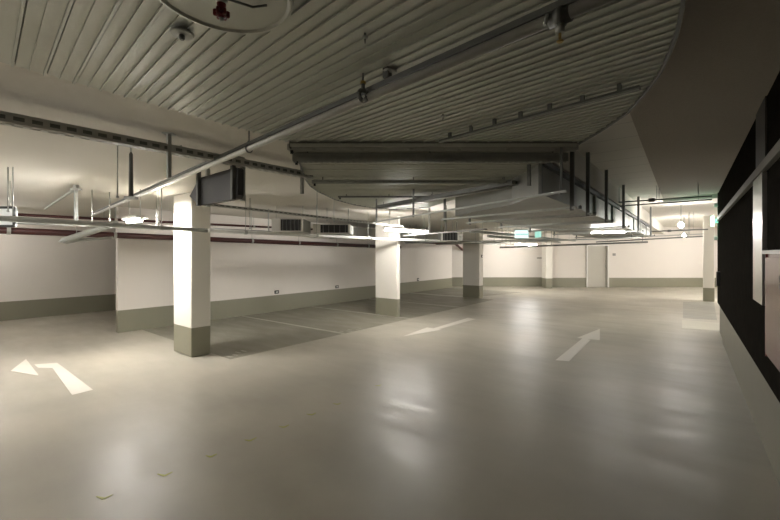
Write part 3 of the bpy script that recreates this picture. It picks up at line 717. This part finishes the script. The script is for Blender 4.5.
# distant clutter pipes between third pillar and the far wall
far_runs = [(372, 238.6, 520, 243.2, -5.6, .03, 'pipe', 'bright pipe from the middle pillar to the far ceiling'),
            (405, 240.5, 500, 244.2, -6.9, .035, 'cond', 'grey pipe behind the bright pipe, past the middle pillar'),
            (488, 236, 560, 242.4, -4.3, .035, 'rail', 'far steel pipe right of the third pillar'),
            (470, 231, 575, 240.8, -3.7, .03, 'cond', 'far grey pipe above the third pillar'),]
for (a0, b0, a1, b1, x, r, m, lb) in far_runs:
    run('service_pipe', x, a0, b0, a1, b1, r, m, lb)
for (a0, b0, a1, b1, yy, r, m, lb) in ((436, 244.5, 640, 237.6, 11.8, .018, 'rail', 'thin steel pipe crossing under the far part of the wide duct'),
        (404, 243.2, 560, 239.2, 10.2, .016, 'cond', 'thin grey pipe crossing between the middle pillar and the far ducts'),
        (500, 247.5, 648, 242.0, 14.6, .03, 'dark', 'dark pipe crossing just above the far wall, left of the door')):
    a, b = PY(a0, b0, yy), PY(a1, b1, yy); t = thing('thin_pipe', (a+b)/2, lb, 'pipe'); MB().tube([a, b], r, 10).build('pipe_run', m, t)
    for f_ in (.05, .4, .97):
        q = a+(b-a)*f_; zt2 = 2.90 if q.x > -1.15 else (2.17 if q.x > -2.8 and q.y < 15 else 2.56)
        MB().tube([q, Vector((q.x, q.y, zt2))], .008, 6).build('threaded_rod', 'dark', t)
# red elbow near the third pillar
a, b = PX(455, 243.5, -8.9), PX(462, 249.5, -8.9); c = PX(470, 250, -8.9)
t = thing('red_pipe', b, 'dark red pipe elbow just left of the third pillar', 'pipe')
MB().tube([PX(405, 241, -8.9), a, b, c], .06, 12).build('pipe_run', 'red', t)
MB().tube([a, Vector((a.x, a.y, 2.56))], .006, 6).build('threaded_rod', 'rail', t)

# ---------------------------------------------------------------- wall fittings
def socket(p, n, w, hh, label):
    t = thing('wall_socket', p, label, 'socket'); u = n.cross(UP).normalized()
    MB().obox(p+n*.01, u, n, UP, w, .02, hh, .004).build('plate', 'black', t)
    MB().obox(p+n*.022, u, n, UP, w*.55, .006, hh*.35).build('label_plate', 'white', t)
nx = Vector((1, 0, 0))
socket(PX(276.5, 292, -9.098), nx, .14, .09, 'small dark socket on the white wall above the first bay')
socket(PX(336.8, 286.8, -9.098), nx, .14, .09, 'small dark socket on the white wall above the second bay')
socket(PX(417.8, 279.5, -9.098), nx, .13, .12, 'small dark socket on the white wall, right of the middle pillar')
q = PX(482.2, 256.2, -6.018); socket(Vector((-6.018, 12.8, q.z)), nx, .09, .1, 'tiny dark socket on the side of the third pillar')
q = PD(540, 258, DF+.35); tag(MB().obox(q-FW*.01, RT, FW, UP, .30, .02, .06).build('wall_plate', 'plinth'), 'small grey plate on the far wall, left of the pilaster', 'plate')
q = PD(614, 254.5, DF); tag(MB().obox(q-FW*.01, RT, FW, UP, .14, .02, .12).build('wall_plate', 'band'), 'small pale plate on the far wall, right of the door', 'plate')

# right wall: trunking, upright plate, cabinet
def rpt(px, py, off=0.0):
    r = ray(px, py); # intersect plane x = xr(y)+off
    tt = (.385+9.36*.0123+off)/(r.x+.0123*r.y); return Vector((r.x*tt, r.y*tt, H0+r.z*tt))
y0, y1 = 1.5, 10.2
zb_ = H0+.70
t = tag(rslab(y0, y1, zb_-.036, zb_+.036, -.035, 0).build('wall_trunking', 'band'), 'long pale trunking running along the black wall', 'trunking')
ya, yb = rpt(762, 254, -.03).y, rpt(753, 254, -.03).y
tag(rslab(ya, yb, 1.19, zb_-.045, -.03, 0).build('steel_cover_strip', 'brushed'), 'bright upright steel strip below the trunking on the black wall', 'cover strip')
tag(rslab(ya, yb, zb_+.045, 2.86, -.012, 0).build('steel_cover_strip', 'sign'), 'dull upright steel strip above the trunking on the black wall', 'cover strip')
yc0, yc1 = 3.0, rpt(764.5, 254, -.064).y
t = thing('hydrant_cabinet', (xr(3.8), 3.8, .87), 'red-brown glossy wall cabinet with a pale top edge, on the black wall', 'cabinet')
rslab(yc0, yc1, .87, 1.60, -.05, 0).build('cabinet_body', 'cab', t)
rslab(yc0+.03, yc1-.025, .895, 1.575, -.064, -.05).build('door', 'cab', t)
rslab(yc0-.01, yc1+.01, 1.60, 1.625, -.075, 0).build('top_edge', 'white', t)
yh = rpt(779, 280, -.078).y
for zz in (1.41, 1.455): rslab(yh-.03, yh+.0, zz-.017, zz+.017, -.078, -.064).build('latch', 'black', t)
rslab(yc1-.012, yc1+.004, .87, 1.6, -.06, -.05).build('edge_strip', 'redv', t)
tag(rslab(9.75, 10.0, .98, 1.25, -.05, 0).build('alarm_box', 'black'), 'small black box near the far end of the black wall', 'box')
for k, (zz, lb) in enumerate(((2.62, 'upper tiny pale fitting at the far end of the black wall'), (1.93, 'lower tiny pale fitting at the far end of the black wall'))):
    q = Vector((xr(10.5)-.03, 10.5, zz)); tag(MB().obox(q, nx, Vector((0, 1, 0)), UP, .06, .08, .09, .015).build('wall_fitting', 'white'), lb, 'fitting')

# ---------------------------------------------------------------- world
w = bpy.data.worlds.new('world'); scn.world = w; w.use_nodes = True
w.node_tree.nodes['Background'].inputs[0].default_value = (.5, .5, .5, 1); w.node_tree.nodes['Background'].inputs[1].default_value = 0.0

# groups for the repeats
GR = dict(concrete_pillar='pillars of the garage', strip_light='strip lamps', pendant_bulb='globe bulbs by the far wall', trapeze_hanger='hanger rails under the wide duct',
          mounting_rail='mounting rails under the clad ceiling', hanging_rod='hanging rods on the left', cable_channel='slotted channels', cable_tray='cable trays',
          ventilation_box='ventilation boxes', thin_pipe='thin pipes crossing on the right', service_pipe='far service pipes', red_pipe='dark red pipes', conduit='lengths of conduit',
          ceiling_rosette='small round ceiling fixings', bay_line='white bay lines', spray_tick='row of yellow ticks', direction_arrow='straight floor arrows', faded_stencil='worn bay marks',
          wall_socket='wall sockets', wall_fitting='fittings at the end of the black wall', wall_plate='plates on the far wall', steel_cover_strip='upright steel strips',
          strut_post='posts on the slotted channel', upright_strut='struts on the near end of the duct', emergency_exit_sign='lit exit signs')
for o in list(col.objects):
    k = o.name.split('.')[0]
    if o.parent is None and k in GR and 'label' in o: o['group'] = GR[k]
